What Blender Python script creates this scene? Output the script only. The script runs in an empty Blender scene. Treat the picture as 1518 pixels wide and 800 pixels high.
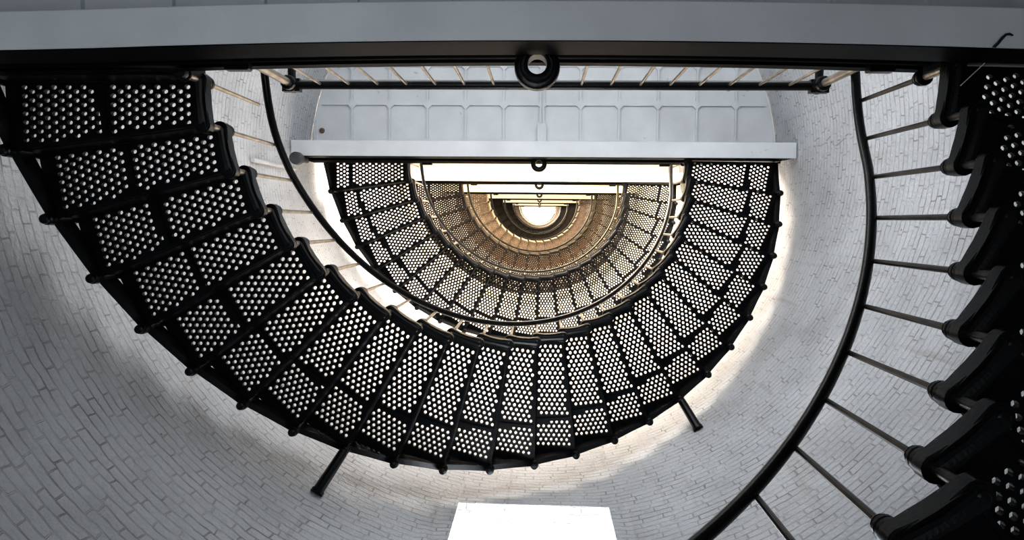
import bpy, bmesh, math, random
from mathutils import Vector, Matrix
random.seed(7)
PI = math.pi
COL = bpy.context.scene.collection

# ------------------------------------------------------------------ frame
F_PX = 1100.0                       # focal length for the 1518 x 800 frame
VX, VY, ROLL = 41.4, -71.8, 0.0171  # where the tower's vertical falls in the frame
AX, AY = -0.0076, -0.7274           # tower axis; the camera hangs at the origin, eye height 1.62
Z1 = 3.70
RI0, RO0 = 1.788, 2.858             # inner / outer tread radius at Z1
def S(z): return max(0.3, 1.0 - 0.0152 * (z - Z1))       # tower taper
def RW(z): return 2.80 - (0.060 if z < 8.25 else 0.038) * (z - 8.25)      # brick wall radius
WOY = .06                           # the brickwork is centred a little in front of the stair axis
#          base z, treads, riser
FL = [(-1.625, 25, 0.2), (3.6976, 24, 0.2), (8.964, 22, 0.206), (13.96, 20, 0.232),
      (18.96, 19, 0.245), (23.96, 18, 0.258), (28.96, 17, 0.272), (33.96, 16, 0.286)]
LEVEL = [-1.62, 3.68, 8.94, 13.95, 18.95, 23.95, 28.95, 33.95, 39.0]
RAIL_H = 0.79

# ------------------------------------------------------------------ helpers
def link(o, parent=None):
    COL.objects.link(o)
    if parent is not None: o.parent = parent
    return o
def tag(o, label, cat, group=None):
    o['label'] = label; o['category'] = cat
    if group: o['group'] = group
    return o
def empty(name, loc):
    o = bpy.data.objects.new(name, None); o.location = loc; o.empty_display_size = 0.2
    return link(o)
def me_from_bm(name, bm, mat, smooth=None):
    me = bpy.data.meshes.new(name)
    bm.normal_update(); bm.to_mesh(me); bm.free()
    for m in (mat if isinstance(mat, (list, tuple)) else [mat]): me.materials.append(m)
    if smooth is not None:
        for p in me.polygons: p.use_smooth = True
        try: me.set_sharp_from_angle(angle=math.radians(smooth))
        except Exception: pass
    return me
def obj(name, me, parent=None, label=None):
    o = bpy.data.objects.new(name, me)
    if label: o['label'] = label
    return link(o, parent)
def box(bm, x0, x1, y0, y1, z0, z1, mi=0):
    vs = [bm.verts.new(p) for p in ((x0,y0,z0),(x1,y0,z0),(x1,y1,z0),(x0,y1,z0),(x0,y0,z1),(x1,y0,z1),(x1,y1,z1),(x0,y1,z1))]
    for q in ((3,2,1,0),(4,5,6,7),(0,1,5,4),(1,2,6,5),(2,3,7,6),(3,0,4,7)):
        f = bm.faces.new([vs[i] for i in q]); f.material_index = mi
def prism(bm, pts, z0, z1, mi=0):
    lo = [bm.verts.new((p[0], p[1], z0)) for p in pts]; hi = [bm.verts.new((p[0], p[1], z1)) for p in pts]
    n = len(pts)
    bm.faces.new(list(reversed(lo))).material_index = mi; bm.faces.new(hi).material_index = mi
    for i in range(n):
        bm.faces.new([lo[i], lo[(i+1)%n], hi[(i+1)%n], hi[i]]).material_index = mi
def tube(bm, pts, r, n=10, cap=True, flat=1.0):
    pts = [Vector(p) for p in pts]; rings = []
    for i, p in enumerate(pts):
        d = (pts[min(i+1, len(pts)-1)] - pts[max(i-1, 0)]).normalized()
        up = Vector((0,0,1)) if abs(d.z) < 0.95 else Vector((1,0,0))
        a = d.cross(up).normalized(); b = a.cross(d).normalized()
        rr = r[i] if isinstance(r, (list, tuple)) else r
        rings.append([bm.verts.new(p + a*math.cos(2*PI*k/n)*rr + b*math.sin(2*PI*k/n)*rr*flat) for k in range(n)])
    for u, v in zip(rings, rings[1:]):
        for k in range(n): bm.faces.new([u[k], u[(k+1)%n], v[(k+1)%n], v[k]])
    if cap:
        bm.faces.new(list(reversed(rings[0]))); bm.faces.new(rings[-1])
def lathe(bm, prof, c=(0,0,0), n=14, closed=False):
    rings = [[bm.verts.new((c[0]+r*math.cos(2*PI*k/n), c[1]+r*math.sin(2*PI*k/n), c[2]+z)) for k in range(n)] for r, z in prof]
    pairs = list(zip(rings, rings[1:])) + ([(rings[-1], rings[0])] if closed else [])
    for u, v in pairs:
        for k in range(n): bm.faces.new([u[k], u[(k+1)%n], v[(k+1)%n], v[k]])
    if not closed:
        bm.faces.new(list(reversed(rings[0]))); bm.faces.new(rings[-1])
def pol(r, a): return (r*math.cos(a), r*math.sin(a))

# ------------------------------------------------------------------ materials
def nodes(name):
    m = bpy.data.materials.new(name); m.use_nodes = True
    nt = m.node_tree; nt.nodes.clear()
    out = nt.nodes.new('ShaderNodeOutputMaterial'); b = nt.nodes.new('ShaderNodeBsdfPrincipled')
    nt.links.new(b.outputs[0], out.inputs[0])
    return m, nt, b
def N(nt, t, **kw):
    n = nt.nodes.new(t)
    for k, v in kw.items():
        if k.startswith('i_'):
            key = k[2:]; n.inputs[int(key) if key.isdigit() else key.replace('_', ' ')].default_value = v
        else: setattr(n, k, v)
    return n
def ramp(nt, stops):
    r = N(nt, 'ShaderNodeValToRGB'); cr = r.color_ramp
    while len(cr.elements) > 1: cr.elements.remove(cr.elements[-1])
    cr.elements[0].position, cr.elements[0].color = stops[0][0], (*stops[0][1], 1)
    for p, c in stops[1:]:
        e = cr.elements.new(p); e.color = (*c, 1)
    return r
def paint(name, c0, c1, rough, scale=6.0, metallic=0.0, spec=0.5, bump=0.0, det=4.0):
    m, nt, b = nodes(name)
    tc = N(nt, 'ShaderNodeTexCoord'); no = N(nt, 'ShaderNodeTexNoise', i_Scale=scale, i_Detail=det)
    nt.links.new(tc.outputs['Object'], no.inputs['Vector'])
    r = ramp(nt, [(0.35, c0), (0.7, c1)]); nt.links.new(no.outputs['Fac'], r.inputs[0])
    nt.links.new(r.outputs[0], b.inputs['Base Color'])
    b.inputs['Roughness'].default_value = rough; b.inputs['Metallic'].default_value = metallic
    b.inputs['Specular IOR Level'].default_value = spec
    if bump:
        n2 = N(nt, 'ShaderNodeTexNoise', i_Scale=scale*14, i_Detail=3.0); nt.links.new(tc.outputs['Object'], n2.inputs['Vector'])
        bp = N(nt, 'ShaderNodeBump', i_Strength=bump, i_Distance=0.004)
        nt.links.new(n2.outputs['Fac'], bp.inputs['Height']); nt.links.new(bp.outputs[0], b.inputs['Normal'])
    return m
M_IRON = paint('black_gloss_ironwork', (.0025,.003,.0035), (.006,.0065,.008), .32, 5, 0, .30, .25)
M_LACE = paint('black_tread_iron', (.0022,.0026,.0032), (.006,.007,.009), .42, 7, 0, .17, .2)
M_MATT = paint('matt_black_iron', (.0008,.0009,.001), (.002,.0022,.0025), .5, 5, 0, .05, .2)
M_TAN = paint('glare_tan_ironwork', (.19,.138,.11), (.30,.232,.185), .5, 9, 0, .3)  # glare and warm light on the black iron, put into its colour
M_TANL = paint('glare_pale_ironwork', (.42,.34,.27), (.62,.53,.43), .5, 9, 0, .3)  # brightly lit edges of the same iron, painted as a lighter tan
M_BROWN = paint('haze_brown_ironwork', (.012,.009,.007), (.03,.021,.016), .45, 9, 0, .3)  # black iron lifted to brown to carry the haze up the well
M_AMBER = paint('amber_lit_ironwork', (.010,.007,.005), (.03,.016,.009), .45, 5, 0, .3)  # black treads with the amber light of the well mixed into their colour
M_DROD = paint('shaded_steel_rod', (.03,.026,.023), (.07,.06,.052), .36, 9, .5, .5)  # same steel rods, colour darkened for the dim light on the lowest flight
M_ROD = paint('worn_steel_rod', (.26,.22,.18), (.50,.43,.35), .32, 9, .7, .5)
M_GREY = paint('grey_fixture', (.05,.052,.057), (.085,.088,.095), .55, 9)
M_WIRE = paint('black_wire', (.01,.01,.01), (.02,.02,.02), .6)
M_THREAD = paint('pale_thread', (.6,.57,.52), (.75,.7,.65), .7)
M_CONDUIT = paint('white_conduit', (.62,.62,.62), (.75,.75,.75), .5)
M_RUST = paint('rust_brown', (.14,.08,.05), (.26,.17,.12), .8, 30)
M_FRAME = paint('white_window_frame', (.75,.76,.78), (.85,.86,.87), .5)

def white_iron(name, base):
    m, nt, b = nodes(name)
    tc = N(nt, 'ShaderNodeTexCoord')
    n1 = N(nt, 'ShaderNodeTexNoise', i_Scale=2.2, i_Detail=6.0); nt.links.new(tc.outputs['Object'], n1.inputs['Vector'])
    r1 = ramp(nt, [(0.3, tuple(c*.86 for c in base)), (0.65, base)]); nt.links.new(n1.outputs['Fac'], r1.inputs[0])
    n2 = N(nt, 'ShaderNodeTexNoise', i_Scale=9.0, i_Detail=8.0); nt.links.new(tc.outputs['Object'], n2.inputs['Vector'])
    r2 = ramp(nt, [(0.70, (0,0,0)), (0.78, (1,1,1))]); nt.links.new(n2.outputs['Fac'], r2.inputs[0])
    mx = N(nt, 'ShaderNodeMix', data_type='RGBA'); mx.inputs[7].default_value = (.22,.12,.06,1)
    sc = N(nt, 'ShaderNodeMath', operation='MULTIPLY'); sc.inputs[1].default_value = .5
    nt.links.new(r2.outputs[0], sc.inputs[0]); nt.links.new(sc.outputs[0], mx.inputs[0])
    nt.links.new(r1.outputs[0], mx.inputs[6]); nt.links.new(mx.outputs[2], b.inputs['Base Color'])
    n3 = N(nt, 'ShaderNodeTexNoise', i_Scale=70.0, i_Detail=2.0); nt.links.new(tc.outputs['Object'], n3.inputs['Vector'])
    bp = N(nt, 'ShaderNodeBump', i_Strength=.25, i_Distance=.004); nt.links.new(n3.outputs['Fac'], bp.inputs['Height'])
    nt.links.new(bp.outputs[0], b.inputs['Normal'])
    b.inputs['Roughness'].default_value = .5
    return m
M_WHITE = white_iron('white_painted_iron', (.74,.77,.79))
M_CREAM = white_iron('warm_lit_white_iron', (.74,.69,.60))  # white iron tinted with the warm light of the upper landings

def brick(name):
    m, nt, b = nodes(name)
    uv = N(nt, 'ShaderNodeUVMap'); tc = N(nt, 'ShaderNodeTexCoord')
    # a little wander so the courses are hand laid
    nw = N(nt, 'ShaderNodeTexNoise', i_Scale=5.0, i_Detail=5.0); nt.links.new(uv.outputs[0], nw.inputs['Vector'])
    sub = N(nt, 'ShaderNodeVectorMath', operation='SUBTRACT'); sub.inputs[1].default_value = (.5,.5,.5)
    nt.links.new(nw.outputs['Color'], sub.inputs[0])
    mul = N(nt, 'ShaderNodeVectorMath', operation='SCALE'); mul.inputs['Scale'].default_value = .05
    nt.links.new(sub.outputs[0], mul.inputs[0])
    add = N(nt, 'ShaderNodeVectorMath', operation='ADD'); nt.links.new(uv.outputs[0], add.inputs[0]); nt.links.new(mul.outputs[0], add.inputs[1])
    br = N(nt, 'ShaderNodeTexBrick', offset=.5, offset_frequency=2, squash=.6, squash_frequency=3)
    br.inputs['Scale'].default_value = 1.0; br.inputs['Brick Width'].default_value = .25; br.inputs['Row Height'].default_value = .066
    br.inputs['Mortar Size'].default_value = .0055; br.inputs['Mortar Smooth'].default_value = .35; br.inputs['Bias'].default_value = -.2
    br.inputs['Color1'].default_value = (.66,.665,.675,1); br.inputs['Color2'].default_value = (.74,.745,.75,1); br.inputs['Mortar'].default_value = (.0,.0,.0,1)
    nt.links.new(add.outputs[0], br.inputs['Vector'])
    # mortar joints are partly filled by old paint
    nf = N(nt, 'ShaderNodeTexNoise', i_Scale=4.5, i_Detail=5.0); nt.links.new(uv.outputs[0], nf.inputs['Vector'])
    rf = ramp(nt, [(.42, (.06,.06,.06)), (.72, (.95,.95,.95))]); nt.links.new(nf.outputs['Fac'], rf.inputs[0])
    mf = N(nt, 'ShaderNodeMath', operation='MULTIPLY'); nt.links.new(br.outputs['Fac'], mf.inputs[0]); nt.links.new(rf.outputs[0], mf.inputs[1])
    ns = N(nt, 'ShaderNodeTexNoise', i_Scale=1.3, i_Detail=7.0, i_Roughness=.65)
    nt.links.new(uv.outputs[0], ns.inputs['Vector'])
    rs = ramp(nt, [(.32, (.54,.555,.575)), (.6, (.70,.72,.745))]); nt.links.new(ns.outputs['Fac'], rs.inputs[0])
    # drips and soot streaks running down the wall
    mp = N(nt, 'ShaderNodeMapping'); mp.inputs['Scale'].default_value = (9, .7, 1); nt.links.new(uv.outputs[0], mp.inputs[0])
    nd = N(nt, 'ShaderNodeTexNoise', i_Scale=1.0, i_Detail=6.0); nt.links.new(mp.outputs[0], nd.inputs['Vector'])
    rd = ramp(nt, [(.60, (0,0,0)), (.8, (.6,.6,.6))]); nt.links.new(nd.outputs['Fac'], rd.inputs[0])
    m1 = N(nt, 'ShaderNodeMix', data_type='RGBA'); m1.inputs[7].default_value = (.40,.37,.34,1)
    nt.links.new(rd.outputs[0], m1.inputs[0]); nt.links.new(rs.outputs[0], m1.inputs[6])
    m2 = N(nt, 'ShaderNodeMix', data_type='RGBA'); m2.inputs[7].default_value = (.30,.285,.27,1)
    nt.links.new(mf.outputs[0], m2.inputs[0]); nt.links.new(m1.outputs[2], m2.inputs[6])
    nv = N(nt, 'ShaderNodeTexVoronoi', i_Scale=5.0); nt.links.new(uv.outputs[0], nv.inputs['Vector'])
    rv = ramp(nt, [(.035, (.75,.75,.75)), (.06, (0,0,0))]); nt.links.new(nv.outputs['Distance'], rv.inputs[0])
    nm = N(nt, 'ShaderNodeTexNoise', i_Scale=2.0, i_Detail=2.0); nt.links.new(uv.outputs[0], nm.inputs['Vector'])
    rm = ramp(nt, [(.55, (0,0,0)), (.65, (1,1,1))]); nt.links.new(nm.outputs['Fac'], rm.inputs[0])
    mm = N(nt, 'ShaderNodeMath', operation='MULTIPLY'); nt.links.new(rv.outputs[0], mm.inputs[0]); nt.links.new(rm.outputs[0], mm.inputs[1])
    m3 = N(nt, 'ShaderNodeMix', data_type='RGBA'); m3.inputs[7].default_value = (.2,.17,.15,1)
    nt.links.new(mm.outputs[0], m3.inputs[0]); nt.links.new(m2.outputs[2], m3.inputs[6])
    nt.links.new(m3.outputs[2], b.inputs['Base Color'])
    ng = N(nt, 'ShaderNodeTexNoise', i_Scale=38.0, i_Detail=5.0); nt.links.new(uv.outputs[0], ng.inputs['Vector'])
    h = N(nt, 'ShaderNodeMath', operation='MULTIPLY_ADD'); h.inputs[1].default_value = -1.0
    nt.links.new(br.outputs['Fac'], h.inputs[0])
    g2 = N(nt, 'ShaderNodeMath', operation='MULTIPLY'); g2.inputs[1].default_value = .8; nt.links.new(ng.outputs['Fac'], g2.inputs[0])
    nt.links.new(g2.outputs[0], h.inputs[2])
    bp = N(nt, 'ShaderNodeBump', i_Strength=1.0, i_Distance=.02); nt.links.new(h.outputs[0], bp.inputs['Height'])
    nt.links.new(bp.outputs[0], b.inputs['Normal'])
    b.inputs['Roughness'].default_value = .75; b.inputs['Specular IOR Level'].default_value = .25
    return m
M_BRICK = brick('white_painted_brick')
def glow(name, col, strength):
    m, nt, b = nodes(name)
    tc = N(nt, 'ShaderNodeTexCoord'); no = N(nt, 'ShaderNodeTexNoise', i_Scale=1.5); nt.links.new(tc.outputs['Object'], no.inputs['Vector'])
    r = ramp(nt, [(.3, tuple(c*.93 for c in col)), (.7, col)]); nt.links.new(no.outputs['Fac'], r.inputs[0])
    nt.links.new(r.outputs[0], b.inputs['Emission Color']); b.inputs['Emission Strength'].default_value = strength
    b.inputs['Base Color'].default_value = (.8,.8,.8,1)
    return m
M_PANE = glow('daylit_window_pane', (.93,.97,1.0), 9.0)
M_FLOOR = paint('stone_floor', (.22,.21,.2), (.34,.33,.31), .7, 3, bump=.3)
M_CAP = paint('cream_ceiling', (.80,.76,.66), (.86,.82,.72), .7, 2)

# ------------------------------------------------------------------ wall, floor, ceiling, window
WIN_HALF, WIN_TOP, WIN_BOT = .59, 5.70, 4.1          # recess in the brickwork, facing the landings
WY = math.sqrt(RW(WIN_TOP)**2 - WIN_HALF**2) - .005
def wall_mesh():
    bm = bmesh.new(); uvl = bm.loops.layers.uv.new('UVMap')
    tw = math.asin(WIN_HALF / RW(5.3))
    ths = []
    nA = 150
    for i in range(nA+1): ths.append(PI/2 + tw + (2*PI - 2*tw) * i / nA)
    nB = 14
    for i in range(1, nB): ths.append(PI/2 - tw + 2*tw*i/nB + 2*PI)
    zs = [-1.62 + (WIN_BOT + 1.62)*i/8 for i in range(9)] + [WIN_BOT + (WIN_TOP-WIN_BOT)*i/4 for i in range(1,5)] \
       + [WIN_TOP + .12*i for i in range(1,8)] + [7.2 + (39.0-7.2)*i/40 for i in range(41)]
    zs = sorted(set(round(z, 4) for z in zs))
    n = len(ths); grid = []
    for z in zs:
        row = []
        for t in ths:
            r = RW(z); x, y = pol(r, t)
            if abs(math.atan2(math.sin(t-PI/2), math.cos(t-PI/2))) < tw + .26 and WIN_BOT - .4 <= z < WIN_TOP + .8:
                d = abs(math.atan2(math.sin(t-PI/2), math.cos(t-PI/2)))
                flat = 1.0 if d <= tw + 1e-4 else max(0, 1 - (d - tw)/.26)
                up = 1.0 if z <= WIN_TOP + 1e-4 else max(0, 1 - (z - WIN_TOP)/.8)
                up *= 1.0 if z >= WIN_BOT - 1e-3 else max(0, 1 - (WIN_BOT - z)/.4)
                y = y + (min(y, WY) - y) * flat * up
                if d <= tw + 1e-3 and WIN_BOT - 1e-3 <= z <= WIN_TOP + 1e-3:
                    x = WIN_HALF * (x / (r*math.sin(tw)))
            row.append(bm.verts.new((x, y, z)))
        grid.append(row)
    for j in range(len(zs)-1):
        for i in range(n):
            i2 = (i+1) % n
            if i >= nA and WIN_BOT - 1e-3 <= zs[j] and zs[j+1] <= WIN_TOP + 1e-3: continue
            f = bm.faces.new([grid[j][i], grid[j+1][i], grid[j+1][i2], grid[j][i2]])
            R0 = RW(zs[j]) * .5 + 1.3
            uvs = [(i*1.0, zs[j]), (i*1.0, zs[j+1]), (i+1.0, zs[j+1]), (i+1.0, zs[j])]
            tt = [ths[i], ths[i], (ths[i2] if i2 else ths[0] + 2*PI), (ths[i2] if i2 else ths[0] + 2*PI)]
            for lp, (_, v), t in zip(f.loops, uvs, tt): lp[uvl].uv = (t * 2.95, v)
            f.smooth = True
    lo_, hi_ = len(zs)-1, 0
    def ring(z, r): return [bm.verts.new((*pol(r, t), z)) for t in ths]
    outs = [ring(z, RW(z) + .70) for z in (zs[0], 8.25, zs[-1])]
    for u, v in zip(outs, outs[1:]):
        for i in range(n): bm.faces.new([u[i], u[(i+1)%n], v[(i+1)%n], v[i]])
    for i in range(n):
        bm.faces.new([grid[0][i], grid[0][(i+1)%n], outs[0][(i+1)%n], outs[0][i]])
        bm.faces.new([grid[-1][(i+1)%n], grid[-1][i], outs[-1][i], outs[-1][(i+1)%n]])
    # the reveal of the window: soffit, jambs, sill, all whitewashed brick
    D = .62; y0, y1 = WY, WY + D; w = WIN_HALF; ww = w + .05
    def quad(ps, uvs):
        f = bm.faces.new([bm.verts.new(p) for p in ps])
        for lp, q in zip(f.loops, uvs): lp[uvl].uv = q
    quad([(-w,y0,WIN_TOP),(-ww,y1,WIN_TOP),(ww,y1,WIN_TOP),(w,y0,WIN_TOP)], [(-w,0),(-w,D),(w,D),(w,0)])
    quad([(-w,y0,WIN_BOT),(w,y0,WIN_BOT),(ww,y1,WIN_BOT),(-ww,y1,WIN_BOT)], [(-w,0),(w,0),(w,D),(-w,D)])
    for s in (-1, 1):
        p = [(s*w,y0,WIN_BOT),(s*ww,y1,WIN_BOT),(s*ww,y1,WIN_TOP),(s*w,y0,WIN_TOP)]
        q = [(0,WIN_BOT),(D,WIN_BOT),(D,WIN_TOP),(0,WIN_TOP)]
        if s > 0: p.reverse(); q.reverse()
        quad(p, q)
    return me_from_bm('wall_round', bm, M_BRICK)
w = obj('wall_round', wall_mesh()); w.location = (AX, AY + WOY, 0); w['kind'] = 'structure'
def disc(name, r, z, mat, thick):
    bm = bmesh.new(); prism(bm, [pol(r, 2*PI*i/96) for i in range(96)], 0, thick)
    o = obj(name, me_from_bm(name, bm, mat)); o.location = (AX, AY, z); o['kind'] = 'structure'
    return o
disc('floor', RW(-1.62)+.3, -1.72, M_FLOOR, .1)
disc('ceiling', RW(39.0)+.3, 39.0, M_CAP, .1)
# window set at the outer end of the reveal
bm = bmesh.new(); W2 = WIN_HALF + .05
for a, b_, c, d in ((-W2,-W2+.07,WIN_BOT,WIN_TOP),(W2-.07,W2,WIN_BOT,WIN_TOP),(-W2,W2,WIN_BOT,WIN_BOT+.08),(-W2,W2,WIN_TOP-.08,WIN_TOP),(-.025,.025,WIN_BOT,WIN_TOP),(-W2,W2,(WIN_BOT+WIN_TOP)/2-.03,(WIN_BOT+WIN_TOP)/2+.03)):
    box(bm, a, b_, WY+.54, WY+.60, c, d)
win = obj('window_1', me_from_bm('window_frame', bm, M_FRAME)); win.location = (AX, AY + WOY, 0); win['kind'] = 'structure'
bm = bmesh.new(); box(bm, -W2, W2, WY+.60, WY+.612, WIN_BOT, WIN_TOP)
obj('pane', me_from_bm('pane', bm, M_PANE), win)

# ------------------------------------------------------------------ perforated treads
def plate_mesh(name, outline, holes, thick, mat):
    cu = bpy.data.curves.new(name, 'CURVE'); cu.dimensions = '2D'; cu.fill_mode = 'BOTH'; cu.extrude = thick/2
    for pts in [outline] + holes:
        sp = cu.splines.new('POLY'); sp.points.add(len(pts)-1)
        for p, q in zip(sp.points, pts): p.co = (q[0], q[1], 0, 1)
        sp.use_cyclic_u = True
    o = bpy.data.objects.new(name, cu); COL.objects.link(o)
    bpy.context.view_layer.update()
    me = bpy.data.meshes.new_from_object(o.evaluated_get(bpy.context.evaluated_depsgraph_get()))
    bpy.data.objects.remove(o); bpy.data.curves.remove(cu)
    me.name = name; me.materials.clear(); me.materials.append(mat)
    return me
def tread_parts(n, s, pitch, detail, lace, iron, sf=.685, hk=1.0, only=False, im=.066):
    """All in unscaled tower coordinates about the axis; front edge on angle 0, back edge on angle -dth (towards the next post)."""
    d = (PI - .0246) / n
    rot = lambda u, v: (u, -v)                   # u along the front edge, v towards the back
    ri, ro = RI0 + .0, RO0 - .01
    arc = 4
    outline = [rot(ri, 0), rot(ro, 0)] + [pol(ro, -d*k/arc) for k in range(1, arc+1)] + [pol(ri, -d*k/arc) for k in range(arc, 0, -1)]
    outline.reverse()
    holes = []
    a = pitch / s; hw, hh = .28*a*hk, .365*a*hk       # holes a little longer than wide
    seam = RI0 + sf*(RO0-RI0)
    row = 0; u = RI0 + .075
    while pitch and u < RO0 - .085:
        v = .031 + (row % 2) * a/2
        while True:
            vm = math.tan(d)*u*.985 - .022
            if v > vm: break
            rr = math.hypot(u, v)
            if not (seam-.026 < rr < seam+.026) and RI0+im < rr < RO0-.075:
                k = 8
                holes.append([rot(u + hh*math.cos(2*PI*(i+.5)/k), v + hw*math.sin(2*PI*(i+.5)/k)) for i in range(k)])
            v += a
        u += a*.866; row += 1
    P = {}
    pl = plate_mesh('tread', outline, holes, .026, lace)
    bm = bmesh.new(); bm.from_mesh(pl)
    # bolted flange across the tread, and the lips under its front and back edges
    if detail:
        k = 6
        pts = [pol(seam-.015, -d*(.05+.9*i/k)) for i in range(k+1)] + [pol(seam+.015, -d*(.05+.9*i/k)) for i in range(k, -1, -1)]
        prism(bm, list(reversed(pts)), -.024, -.008)
        for i in range(4):
            x, y = pol(seam, -d*(.16+.22*i)); lathe(bm, [(.008,-.031),(.008,-.02)], (x, y, 0), 6)
        for i in range(2):
            x, y = pol(RO0-.045, -d*(.3+.4*i)); lathe(bm, [(.010,-.02),(.010,-.005)], (x, y, 0), 6)
    c, sn = math.cos(d), -math.sin(d)
    b0 = Vector((ri*c, ri*sn)); b1 = Vector((ro*c, ro*sn)); nrm = Vector((-sn, c))
    q = [b0, b1, b1 + nrm*.016, b0 + nrm*.016]
    prism(bm, [(p.x, p.y) for p in q], -.030, -.005)
    P['tread'] = me_from_bm('tread', bm, lace)
    if only: return P, d
    # rolled nosing rod with the riser sheet under it
    bm = bmesh.new(); tube(bm, [(RI0-.005, .004, -.012), (RO0+.02, .004, -.012)], .016, 8)
    P['nosing'] = me_from_bm('nosing', bm, iron, 40)
    bm = bmesh.new(); box(bm, RI0+.04, RO0-.05, -.004, .004, -1, 0)     # unit height, scaled per flight
    P['riser'] = me_from_bm('riser', bm, lace)
    # dog-bone link along the inner edge, from this post to the next
    def bone(R, r0, r1, waist, z0, z1, bulge):
        p0 = Vector(pol(R, 0)); p1 = Vector(pol(R, -d)); ax = (p1-p0).normalized(); nn = Vector((-ax.y, ax.x))
        L = (p1-p0).length; pts = []
        for i in range(9):
            t = PI/2 + PI*i/8; pts.append(p0 + ax*math.cos(t)*r0 + nn*math.sin(t)*r0)
        for f, w_ in ((.3, waist*1.05), (.5, waist), (.7, waist*1.05)): pts.append(p0 + ax*L*f - nn*w_)
        for i in range(9):
            t = -PI/2 + PI*i/8; pts.append(p1 + ax*math.cos(t)*r1 + nn*math.sin(t)*r1)
        for f, w_ in ((.7, waist*1.05), (.5, waist), (.3, waist*1.05)): pts.append(p0 + ax*L*f + nn*w_)
        bm = bmesh.new(); prism(bm, [(p.x, p.y) for p in pts], z0, z1)
        bmesh.ops.bevel(bm, geom=[e for e in bm.edges if abs(e.verts[0].co.z - e.verts[1].co.z) < 1e-6], offset=.010, segments=2, affect='EDGES')
        # raised rib down the middle of the link
        tube(bm, [(p0.x, p0.y, z0-.004), (p0.x+(p1.x-p0.x)*.5, p0.y+(p1.y-p0.y)*.5, z0-.012), (p1.x, p1.y, z0-.004)], [.026, .020, .026], 8)
        return bm
    P['inner_link'] = me_from_bm('inner_link', bone(RI0, .044, .044, .032, -.055, .022, 0), iron, 35)
    # sloping tie along the outer edge, hung from post to post under the tread (unit rise, scaled per flight)
    bm = bmesh.new(); R = RO0 + .012; cols = []
    for i in range(7):
        f = i/6; x, y = pol(R - .016*math.sin(PI*f), -d*f); x2, y2 = pol(R - .016*math.sin(PI*f) - .045, -d*f)
        zc = -1 + f - .10*math.sin(PI*f); hz = .16
        cols.append([bm.verts.new(q) for q in ((x,y,zc-hz*.6),(x,y,zc+hz*3.2),(x2,y2,zc+hz*3.2),(x2,y2,zc-hz*.6))])
    for u_, v_ in zip(cols, cols[1:]):
        for q in range(4): bm.faces.new([u_[q], u_[(q+1)%4], v_[(q+1)%4], v_[q]])
    bm.faces.new(list(reversed(cols[0]))); bm.faces.new(cols[-1])
    P['outer_tie'] = me_from_bm('outer_tie', bm, iron)
    return P, d
NUT = [(.018,-.052),(.031,-.050),(.034,-.040),(.034,-.014),(.026,-.008),(.026,0)]
bm = bmesh.new(); lathe(bm, [(.019,0),(.019,1)], n=12); ME_TUBE = me_from_bm('spacer_tube', bm, M_ROD, 40)
bm = bmesh.new(); lathe(bm, [(.019,0),(.019,1)], n=12); ME_DTUBE = me_from_bm('spacer_tube', bm, M_DROD, 40)
bm = bmesh.new(); lathe(bm, [(.014,-.075),(.020,-.070)] + NUT + [(.040,.002),(.040,.012)], n=12); ME_NUT = me_from_bm('bolt_nut', bm, M_IRON, 40)
bm = bmesh.new(); lathe(bm, [(.015,-.11),(.026,-.105),(.030,-.09),(.024,-.082),(.034,-.075),(.036,-.03),(.026,-.022),(.026,.2)], n=12); ME_KNOB = me_from_bm('outer_post', bm, M_IRON, 40)
bm = bmesh.new(); lathe(bm, [(.022,.0),(.040,.002),(.041,.016),(.029,.024),(.037,.033),(.037,.047),(.026,.054),(.031,.064),(.024,.078),(.015,.090),(.0,.091)][:-1], n=14); ME_COLLAR = me_from_bm('collar', bm, M_IRON, 40)

FLIGHT_LABEL = [
 'lowest black iron stair flight, at the right edge of the picture beside the dark handrail',
 'nearest full sweep of black perforated iron stairs, spanning left to right with two wall struts',
 'black perforated stair flight seen through the well below the first flight, under second landing',
 'dark stair flight with amber light through its holes, third ring up the stairwell',
 'tan lit stair flight, fourth ring up the stairwell',
 'dark brown narrow stair flight, fifth ring up the stairwell',
 'thin dark stair flight ring near the top of the well, outside the smallest tan ring',
 'smallest tan stair flight ring, right around the bright ceiling opening']
RAIL_LABEL = [
 'dark handrail with rods sweeping down the right side, beside the lowest flight',
 'black curved handrail with bright steel rods along the nearest full stair flight',
 'thin dark handrail along the inner edge of the second perforated flight up the well',
 'pale lit handrail around the inner edge of the amber-lit stair flight',
 'handrail along the inner edge of the tan lit flight high in the well',
 'thin handrail gleaming blue on its right side, fifth ring up the well',
 'thin handrail of the sixth ring, close to the bright top opening',
 'tiny topmost handrail at the bright opening']
def ang(k, n): return PI - k/n*PI - .0123*(1 - 2*k/n)

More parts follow.
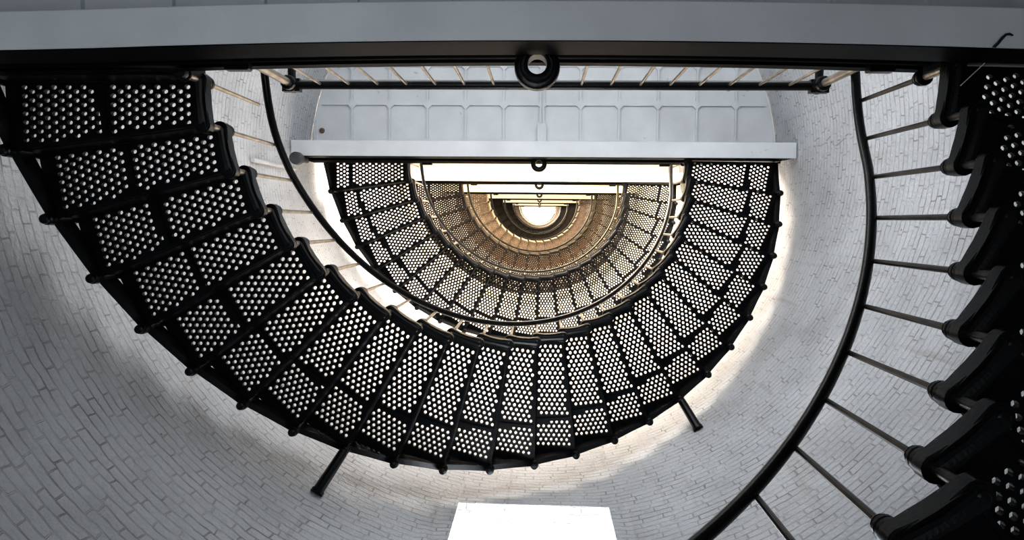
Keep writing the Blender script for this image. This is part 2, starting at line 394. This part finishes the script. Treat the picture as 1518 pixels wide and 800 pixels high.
for fi, (zb, n, r) in enumerate(FL):
    zt = zb + n*r; smid = S((zb+zt)/2)
    pitch = .0445 if fi < 3 else (.0445 if fi == 3 else .06)
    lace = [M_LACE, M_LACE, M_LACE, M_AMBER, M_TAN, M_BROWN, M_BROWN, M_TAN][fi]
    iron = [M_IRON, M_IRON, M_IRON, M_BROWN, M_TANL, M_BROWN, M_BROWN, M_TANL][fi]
    hk = 1.0 if fi < 3 else (.72 if fi == 3 else .5)
    if fi > 4: pitch = 0
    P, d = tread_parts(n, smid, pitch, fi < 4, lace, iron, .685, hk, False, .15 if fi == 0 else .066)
    seams = {}
    root = empty('stair_flight', (AX, AY, zb))
    tag(root, FLIGHT_LABEL[fi], 'staircase', 'stair flights up the tower')
    rail = empty('stair_railing', (AX, AY, zb))
    tag(rail, RAIL_LABEL[fi], 'railing', 'handrails up the tower')
    bm = bmesh.new(); hr = RAIL_H
    rod_len = hr - .085
    lathe(bm, [(.0135,0),(.0115,rod_len*.97),(.0115,rod_len)], n=8); ME_BAL = me_from_bm('baluster', bm, M_DROD if fi == 0 else M_ROD, 40)
    k0 = 0
    for k in range(k0, n):                       # tread k+1 runs from post k to post k+1
        z = (k+1)*r; s = S(zb + z); th = ang(k, n)
        me_t = P['tread']
        if fi in (1, 2):                         # the bolted joint starts nearer the middle on the first steps
            sf = round((.50 + .185*min(1, k/9)) if fi == 1 else (.72 - .035*min(1, k/6)), 2)
            if abs(sf - .685) > .008:
                if sf not in seams: seams[sf] = tread_parts(n, smid, pitch, True, lace, iron, sf, hk, True)[0]['tread']
                me_t = seams[sf]
        t = obj('tread', me_t, root); t.location = (0,0,z); t.rotation_euler = (0,0,th); t.scale = (s,s,1)
        def sub(name, me, x, y, dz, sx=None, sz=1.0):
            o = obj(name, me, t); o.location = (x, y, dz)
            q = 1.0 if sx is None else sx
            o.scale = (q, q, sz)
            return o
        sub('nosing', P['nosing'], 0, 0, 0)
        sub('inner_link', P['inner_link'], 0, 0, 0)
        sub('outer_tie', P['outer_tie'], 0, 0, 0, None, r)
        sub('riser', P['riser'], 0, 0, -.012, None, r - .02)
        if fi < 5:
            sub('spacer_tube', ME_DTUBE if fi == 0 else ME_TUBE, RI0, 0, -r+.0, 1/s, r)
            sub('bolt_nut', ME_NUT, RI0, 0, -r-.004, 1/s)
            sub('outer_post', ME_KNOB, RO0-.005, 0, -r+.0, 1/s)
        # rod up to the handrail
        x, y = pol(RI0*s, th)
        bl = obj('baluster', ME_BAL, rail); bl.location = (x, y, z+.085)
        cl = obj('collar', ME_COLLAR, bl); cl.location = (0, 0, -.065)
    # last post, bolted to the landing
    x, y = pol(RI0*S(zt+r), ang(n, n))
    bl = obj('baluster', ME_BAL, rail); bl.location = (x, y, n*r+r*.95+.085)
    cl = obj('collar', ME_COLLAR, bl); cl.location = (0,0,-.065)
    if fi < 5:
        o = obj('bolt_nut', ME_NUT, root); o.location = (x, y, n*r-.004)
        o = obj('spacer_tube', ME_TUBE, root); o.location = (x, y, n*r); o.scale = (1,1,r)
    for kk, sg, zz in ((0, -1, 0), (n, 1, n*r)):
        sp = S(zb + zz); bm = bmesh.new(); a0, a1 = sorted((sg*(RI0*sp-.03), sg*(RO0*sp+.02)))
        box(bm, a0, a1, -.13, .015, zz-.16 + (0 if sg < 0 else .05), zz + r*.93)
        obj('bearing_plate', me_from_bm('bearing_plate', bm, lace), root)
    # handrail helix
    pts = []
    for i in range(-2, 4*n+3):
        k = i/4; kk = min(max(k, 0), n)
        z = (kk+1)*r + hr; th = ang(kk, n); rr = (RI0+.0)*S(zb+z)
        x, y = pol(rr, th)
        if k < 0: y -= .45*(-k)*2; z -= .10*r*min(1, -k*4)
        if k > n: y -= .45*(k-n)*2
        pts.append((x, y, z))
    for _ in range(14):                          # ease the bends where the rail levels out at the landings
        q = list(pts)
        for i in list(range(1, 9)) + list(range(len(pts)-9, len(pts)-1)):
            q[i] = tuple((pts[i-1][c] + 2*pts[i][c] + pts[i+1][c])/4 for c in range(3))
        pts = q
    bm = bmesh.new(); tube(bm, pts, .026 if fi < 2 else .022, 10, True, .9)
    obj('handrail', me_from_bm('handrail', bm, M_IRON, 50), rail)
    # struts that prop the flight against the wall
    if fi == 1:
        for k, drop in ((8, .25), (16, .25)):
            th = ang(k, n); z0 = k*r - .06; z1 = z0 - drop; s = S(zb+z0)
            a = Vector((*pol(RO0*s - .03, th), z0)); b_ = Vector((*pol(RW(zb+z1)-.012+WOY*math.sin(th), th), z1))
            m_ = a.lerp(b_, .12); e_ = a.lerp(b_, .93)
            bm = bmesh.new(); tube(bm, [a, m_, e_, a.lerp(b_, .935), b_], [.030,.036,.040,.048,.048], 12)
            obj('wall_strut', me_from_bm('wall_strut', bm, M_IRON, 40), root)

# ------------------------------------------------------------------ landings
LAND_LABEL = [None,
 'nearest landing across the top of the picture, grey beam with heavy black edge and ring',
 'second landing up, pale coffered underside above a white beam with small black ring',
 'third landing up, thin cream band with a tiny dark ring, framed by the second flight',
 'fourth landing up, bright cream band framed by the amber-lit flight',
 'fifth landing up, narrow bright band framed by the tan lit flight',
 'sixth landing up, thin bright strip framed by the dark brown flight',
 'topmost landing strip just above the bright ceiling half-disc']
YAW = -.008
for j in range(1, 8):
    L = LEVEL[j]; s = S(L); R = RW(L) - .012; ey = .0 if j == 1 else .022
    root = empty('landing_platform', (AX, AY, L)); root.rotation_euler = (0,0,YAW)
    def bow(bm, n=24):
        # the edge runs in a very flat curve on the nearest landing
        if j == 1:
            for q in range(1, n):
                x = -3.1 + 6.2*q/n
                bmesh.ops.bisect_plane(bm, geom=list(bm.verts)+list(bm.edges)+list(bm.faces), plane_co=(x,0,0), plane_no=(1,0,0))
            for v in bm.verts: v.co.y += .034*(v.co.x/1.9)**2 * (1 if abs(v.co.x) < 1.9 else 1.9/abs(v.co.x))
        return bm
    tag(root, LAND_LABEL[j], 'landing', 'landings up the tower')
    zu = -.05
    bm = bmesh.new()
    pts = [(x, min(y + WOY, 0)) for x, y in (pol(R, PI + PI*i/48) for i in range(49))]
    if j == 1: pts = [(x, min(y, -.07)) for x, y in pts]
    prism(bm, pts, zu, 0)
    cx0 = .012; p = .452
    def chord(v):
        return math.sqrt(max(0, R*R - v*v)) - .07
    dep = .035; hw = .011
    for i in range(-7, 8):
        x = cx0 + p*i
        c = chord(abs(x)+hw)
        if c < .2: continue
        box(bm, x-hw, x+hw, -c, -.12, zu-dep, zu+.004)
    ys = [-.195 - p*i for i in range(0, 7)]
    for y in ys:
        c = chord(abs(y)+hw)
        if c < .2: continue
        box(bm, -c, c, y-hw, y+hw, zu-dep+.002, zu+.004)
        for i in range(-7, 8):
            x = cx0 + p*i
            if math.hypot(x, y) < R - .1:
                b = .062; prism(bm, [(x-b,y),(x-.03,y-.03),(x,y-b),(x+.03,y-.03),(x+b,y),(x+.03,y+.03),(x,y+b),(x-.03,y+.03)], zu-dep-.003, zu+.004)
    # bolted seam with its cleat down the middle
    c = chord(.03)
    for sx in (-1, 1):
        box(bm, cx0+sx*.02-.008, cx0+sx*.02+.008, -c, -.12, zu-.06, zu)
    box(bm, cx0-.05, cx0+.05, -.42, -.20, zu-.085, zu)
    box(bm, cx0-.02, cx0+.02, -.40, -.20, zu-.10, zu)
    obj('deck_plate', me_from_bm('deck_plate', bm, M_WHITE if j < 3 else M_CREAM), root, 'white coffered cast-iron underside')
    # rim angle round the wall
    # edge beam: white flange and web, black face with rolled mouldings
    cb = math.sqrt(RW(L-.7)**2 - .22**2) - .012
    zb_ = -.70; fw = .14 if j == 1 else .175
    bm = bmesh.new()
    box(bm, -cb, cb, ey-fw, ey+(.014 if j == 1 else -.004), zb_, zb_+.03)
    yb = ey - (.082 if j == 1 else .028)
    box(bm, -cb, cb, yb-.028, yb, zb_+.03, zu)
    box(bm, -cb, cb, ey-fw, yb, zu-.03, zu)
    bmesh.ops.bevel(bm, geom=list(bm.edges), offset=.004, segments=1, affect='EDGES')
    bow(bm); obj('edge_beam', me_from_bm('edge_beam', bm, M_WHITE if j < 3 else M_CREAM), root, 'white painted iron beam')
    bm = bmesh.new()
    yy = ey - .056 if j == 1 else ey - .004
    yf = ey + (.018 if j == 1 else 0)
    box(bm, -cb+.05, cb-.05, ey-.020, yf, zb_+.004, -.46)
    box(bm, -cb+.05, cb-.05, yy-.020, yy, -.47, -.07)
    for q in range(3):
        z = -.34 + .085*q
        tube(bm, [(-cb+.06, yy+.004, z), (cb-.06, yy+.004, z)], [.026,.026], 10)
    box(bm, -cb+.05, cb-.05, yy-.02, yy+.026, -.075, .0)
    bow(bm)
    obj('edge_fascia', me_from_bm('edge_fascia', bm, M_MATT, 40), root, 'black moulded face of the landing edge')
    bm = bmesh.new(); k = s
    prof = [(.042,.06),(.042,-.15),(.050,-.155),(.056,-.148),(.058,-.115),(.068,-.115),(.074,-.107),(.075,-.07),(.088,-.068),(.097,-.058),(.100,-.03),(.100,.03),(.09,.06)]
    lathe(bm, [(a*k, b*.5) for a, b in prof], (-.018, ey+.052*k, -.36), 40, True)
    box(bm, -.05*k-.018, .05*k-.018, yy-.01, ey+.052*k-.05*k, -.385, -.335)
    obj('guide_ring', me_from_bm('guide_ring', bm, M_IRON, 30), root, 'stepped black iron ring')
    for x in (-1.46, 1.58):
        bm = bmesh.new(); x *= s; yl = yy + (.034*(x/1.9)**2 if j == 1 else 0); box(bm, x-.06, x+.06, yl-.01, yl+.052, -.13, -.07)
        bmesh.ops.bevel(bm, geom=list(bm.edges), offset=.006, segments=1, affect='EDGES')
        obj('edge_lug', me_from_bm('edge_lug', bm, M_IRON), root)
    if j == 2:
        bm = bmesh.new(); lathe(bm, [(.012,zu-.03),(.028,zu-.026),(.034,zu-.004),(.034,zu)], (-2.62, -.335, 0), 14)
        obj('rusty_bolt', me_from_bm('rusty_bolt', bm, M_RUST, 40), root, 'rust-brown bolt head')
    # --- railing of the landing
    if j <= 2:
        rt = empty('landing_railing', (AX, AY, L)); rt.rotation_euler = (0,0,YAW)
        tag(rt, 'black top rail with slanting bright rods along the nearest landing edge' if j == 1 else
            'railing on the second landing, mostly hidden above its black edge', 'railing', 'landing railings')
        xl, xr, yr, zr = -1.567*s, 1.70*s, -.118, 1.0
        bm = bmesh.new(); tube(bm, [(xl-.02, yr, zr), (xr+.02, yr, zr)], .030, 12)
        obj('top_rail', me_from_bm('top_rail', bm, M_IRON, 50), rt)
        nb = 17
        for i in range(nb):
            x = (-1.38 + (1.515+1.38)*i/(nb-1)) * s
            bm = bmesh.new(); lathe(bm, [(.0105,0),(.0085,zr-.02)], (x, yr, .0), 8)
            obj('baluster', me_from_bm('baluster', bm, M_ROD, 40), rt)
        for x, sg in ((xl, -1), (xr, 1)):
            bm = bmesh.new(); lathe(bm, [(.040,0),(.040,.02),(.024,.03),(.024,zr-.02)], (x, yr, 0), 12)
            pst = obj('corner_post', me_from_bm('corner_post', bm, M_ROD, 40), rt)
            bm = bmesh.new(); lathe(bm, [(.030,-.10),(.044,-.09),(.046,-.06),(.034,-.05),(.050,-.04),(.050,.03),(.03,.05)], (x, yr, zr), 14)
            box(bm, x-.055, x+.055, yr-.035, yr+.045, zr-.025, zr+.03)
            obj('clamp', me_from_bm('clamp', bm, M_IRON, 40), pst, 'black clamp joining the rails')
            bm = bmesh.new(); tube(bm, [(x, yr, zr), (x, yr-.42, zr)], .026, 10)
            obj('return_arm', me_from_bm('return_arm', bm, M_IRON, 50), rt)

# ------------------------------------------------------------------ small things
# grey round fixture under the left end of the second landing and the conduit on the wall beside it
def ray(px, py, z):
    return ((px - 759 - VX)*z/F_PX, (py - 400 - VY)*z/F_PX, z)
bm = bmesh.new(); lathe(bm, [(.05,-.10),(.068,-.09),(.072,-.02),(.060,.0),(.060,.05),(.030,.06),(.030,.30)], n=24)
o = obj('wall_fixture', me_from_bm('wall_fixture', bm, M_GREY, 40)); o.location = ray(439, 241, 8.15)
tag(o, 'small round grey fixture hanging under the left end of the second landing beam', 'fixture')
def wall_hit(px, py):
    lo, hi = 1.0, 20.0
    for _ in range(40):
        m = (lo+hi)/2; x, y, z = ray(px, py, m)
        if math.hypot(x-AX, y-AY-WOY) < RW(m) - .004: lo = m
        else: hi = m
    return ray(px, py, lo)
pts = []
for q in ((366,244),(382,247),(400,251),(416,254),(430,257)):
    x, y, z = wall_hit(*q); f = 1 - .028/math.hypot(x-AX, y-AY-WOY)
    pts.append((AX + (x-AX)*f, AY+WOY + (y-AY-WOY)*f, z))
bm = bmesh.new(); tube(bm, pts, .022, 8)
o = obj('conduit', me_from_bm('conduit', bm, M_CONDUIT, 40)); tag(o, 'white conduit line on the wall left of the grey round fixture', 'conduit')
M_PENCIL = paint('pencil_grey', (.47,.47,.49), (.56,.56,.58), .8)
bm = bmesh.new()
for st in (((1195,205),(1201,201)),((1198,204),(1199,211),(1203,212),(1209,209)),((1212,204),(1218,198)),((1221,205),(1223,211),(1227,211),(1233,205),(1237,202)),((1239,197),(1243,194),(1247,195))):
    tube(bm, [wall_hit(*q) for q in st], .0045, 5)
o = obj('pencil_scribble', me_from_bm('pencil_scribble', bm, M_PENCIL)); tag(o, 'faint pencil scribble on the white wall right of the second landing beam', 'scribble')
# curl of black wire on the beam of the nearest landing
bm = bmesh.new(); tube(bm, [ray(*q, 2.95) for q in ((1441,70),(1447,64),(1452,57),(1457,52),(1462,51),(1467,53))], [.006,.006,.006,.005,.005,.003], 8)
o = obj('wire_curl', me_from_bm('wire_curl', bm, M_WIRE, 50)); tag(o, 'short curl of black wire on the grey beam at upper right', 'wire')
bm = bmesh.new(); tube(bm, [ray(*q, 2.75) for q in ((1398,124),(1414,108),(1430,92))], .0016, 6)
o = obj('loose_thread', me_from_bm('loose_thread', bm, M_THREAD)); tag(o, 'pale loose thread hanging across the dark stair end at upper right', 'thread')

# ------------------------------------------------------------------ light
def point(name, loc, power, col, rad=.3):
    l = bpy.data.lights.new(name, 'POINT'); l.energy = power; l.color = col; l.shadow_soft_size = rad
    o = bpy.data.objects.new(name, l); o.location = loc; COL.objects.link(o); return o
WARM = (1.0, .84, .62)
LP = {1: (92, (.95,.97,1)), 2: (850, (1,.85,.71)), 3: (850, (1,.80,.50)), 4: (250, (1,.84,.62)), 5: (250, (1,.83,.6)), 6: (240, (1,.85,.62)), 7: (420, (1,.9,.72))}
for j, (pw, c) in LP.items():                # daylight from the landing windows, spilling into the well
    l = bpy.data.lights.new('landing_daylight', 'AREA'); l.energy = pw; l.color = c; l.shape = 'RECTANGLE'
    l.size = 4.0*S(LEVEL[j]); l.size_y = 2.0
    o = bpy.data.objects.new('landing_daylight', l); o.location = (AX, AY - 1.45*S(LEVEL[j]), LEVEL[j] + 1.55)
    o.rotation_euler = (math.radians(90 + (30 if j == 1 else -4 if j == 2 else 0)), 0, 0); COL.objects.link(o)
la = bpy.data.lights.new('floor_fill_light', 'AREA'); la.energy = 74; la.color = (.90,.95,1); la.shape = 'RECTANGLE'; la.size = 2.4; la.size_y = 1.6  # added fill lamp near the floor, facing up, out of view
o = bpy.data.objects.new('floor_fill_light', la); o.location = (-.9, .3, -1.45); o.rotation_euler = (PI, -.35, 0); COL.objects.link(o)

wd = bpy.data.worlds.new('World'); bpy.context.scene.world = wd; wd.use_nodes = True
wd.node_tree.nodes['Background'].inputs[0].default_value = (.8,.9,1,1); wd.node_tree.nodes['Background'].inputs[1].default_value = .2

# ------------------------------------------------------------------ camera
cam = bpy.data.cameras.new('camera'); cam.sensor_fit = 'HORIZONTAL'; cam.sensor_width = 36.0; cam.lens = F_PX/1518*36
cam.clip_start = .05; cam.clip_end = 200
co = bpy.data.objects.new('camera', cam); COL.objects.link(co)
zc = Vector((VX/F_PX, VY/F_PX, 1)).normalized()
xc = Vector((math.cos(ROLL), math.sin(ROLL), 0)); xc = (xc - zc*xc.dot(zc)).normalized(); yc = zc.cross(xc)
right = Vector((xc[0], yc[0], zc[0])); down = Vector((xc[1], yc[1], zc[1])); fwd = Vector((xc[2], yc[2], zc[2]))
co.matrix_world = Matrix(((right.x, -down.x, -fwd.x, 0), (right.y, -down.y, -fwd.y, 0), (right.z, -down.z, -fwd.z, 0), (0,0,0,1)))
sc = bpy.context.scene; sc.camera = co
sc.view_settings.view_transform = 'Standard'; sc.view_settings.look = 'Medium High Contrast'; sc.view_settings.exposure = 0.0; sc.view_settings.gamma = 1.0
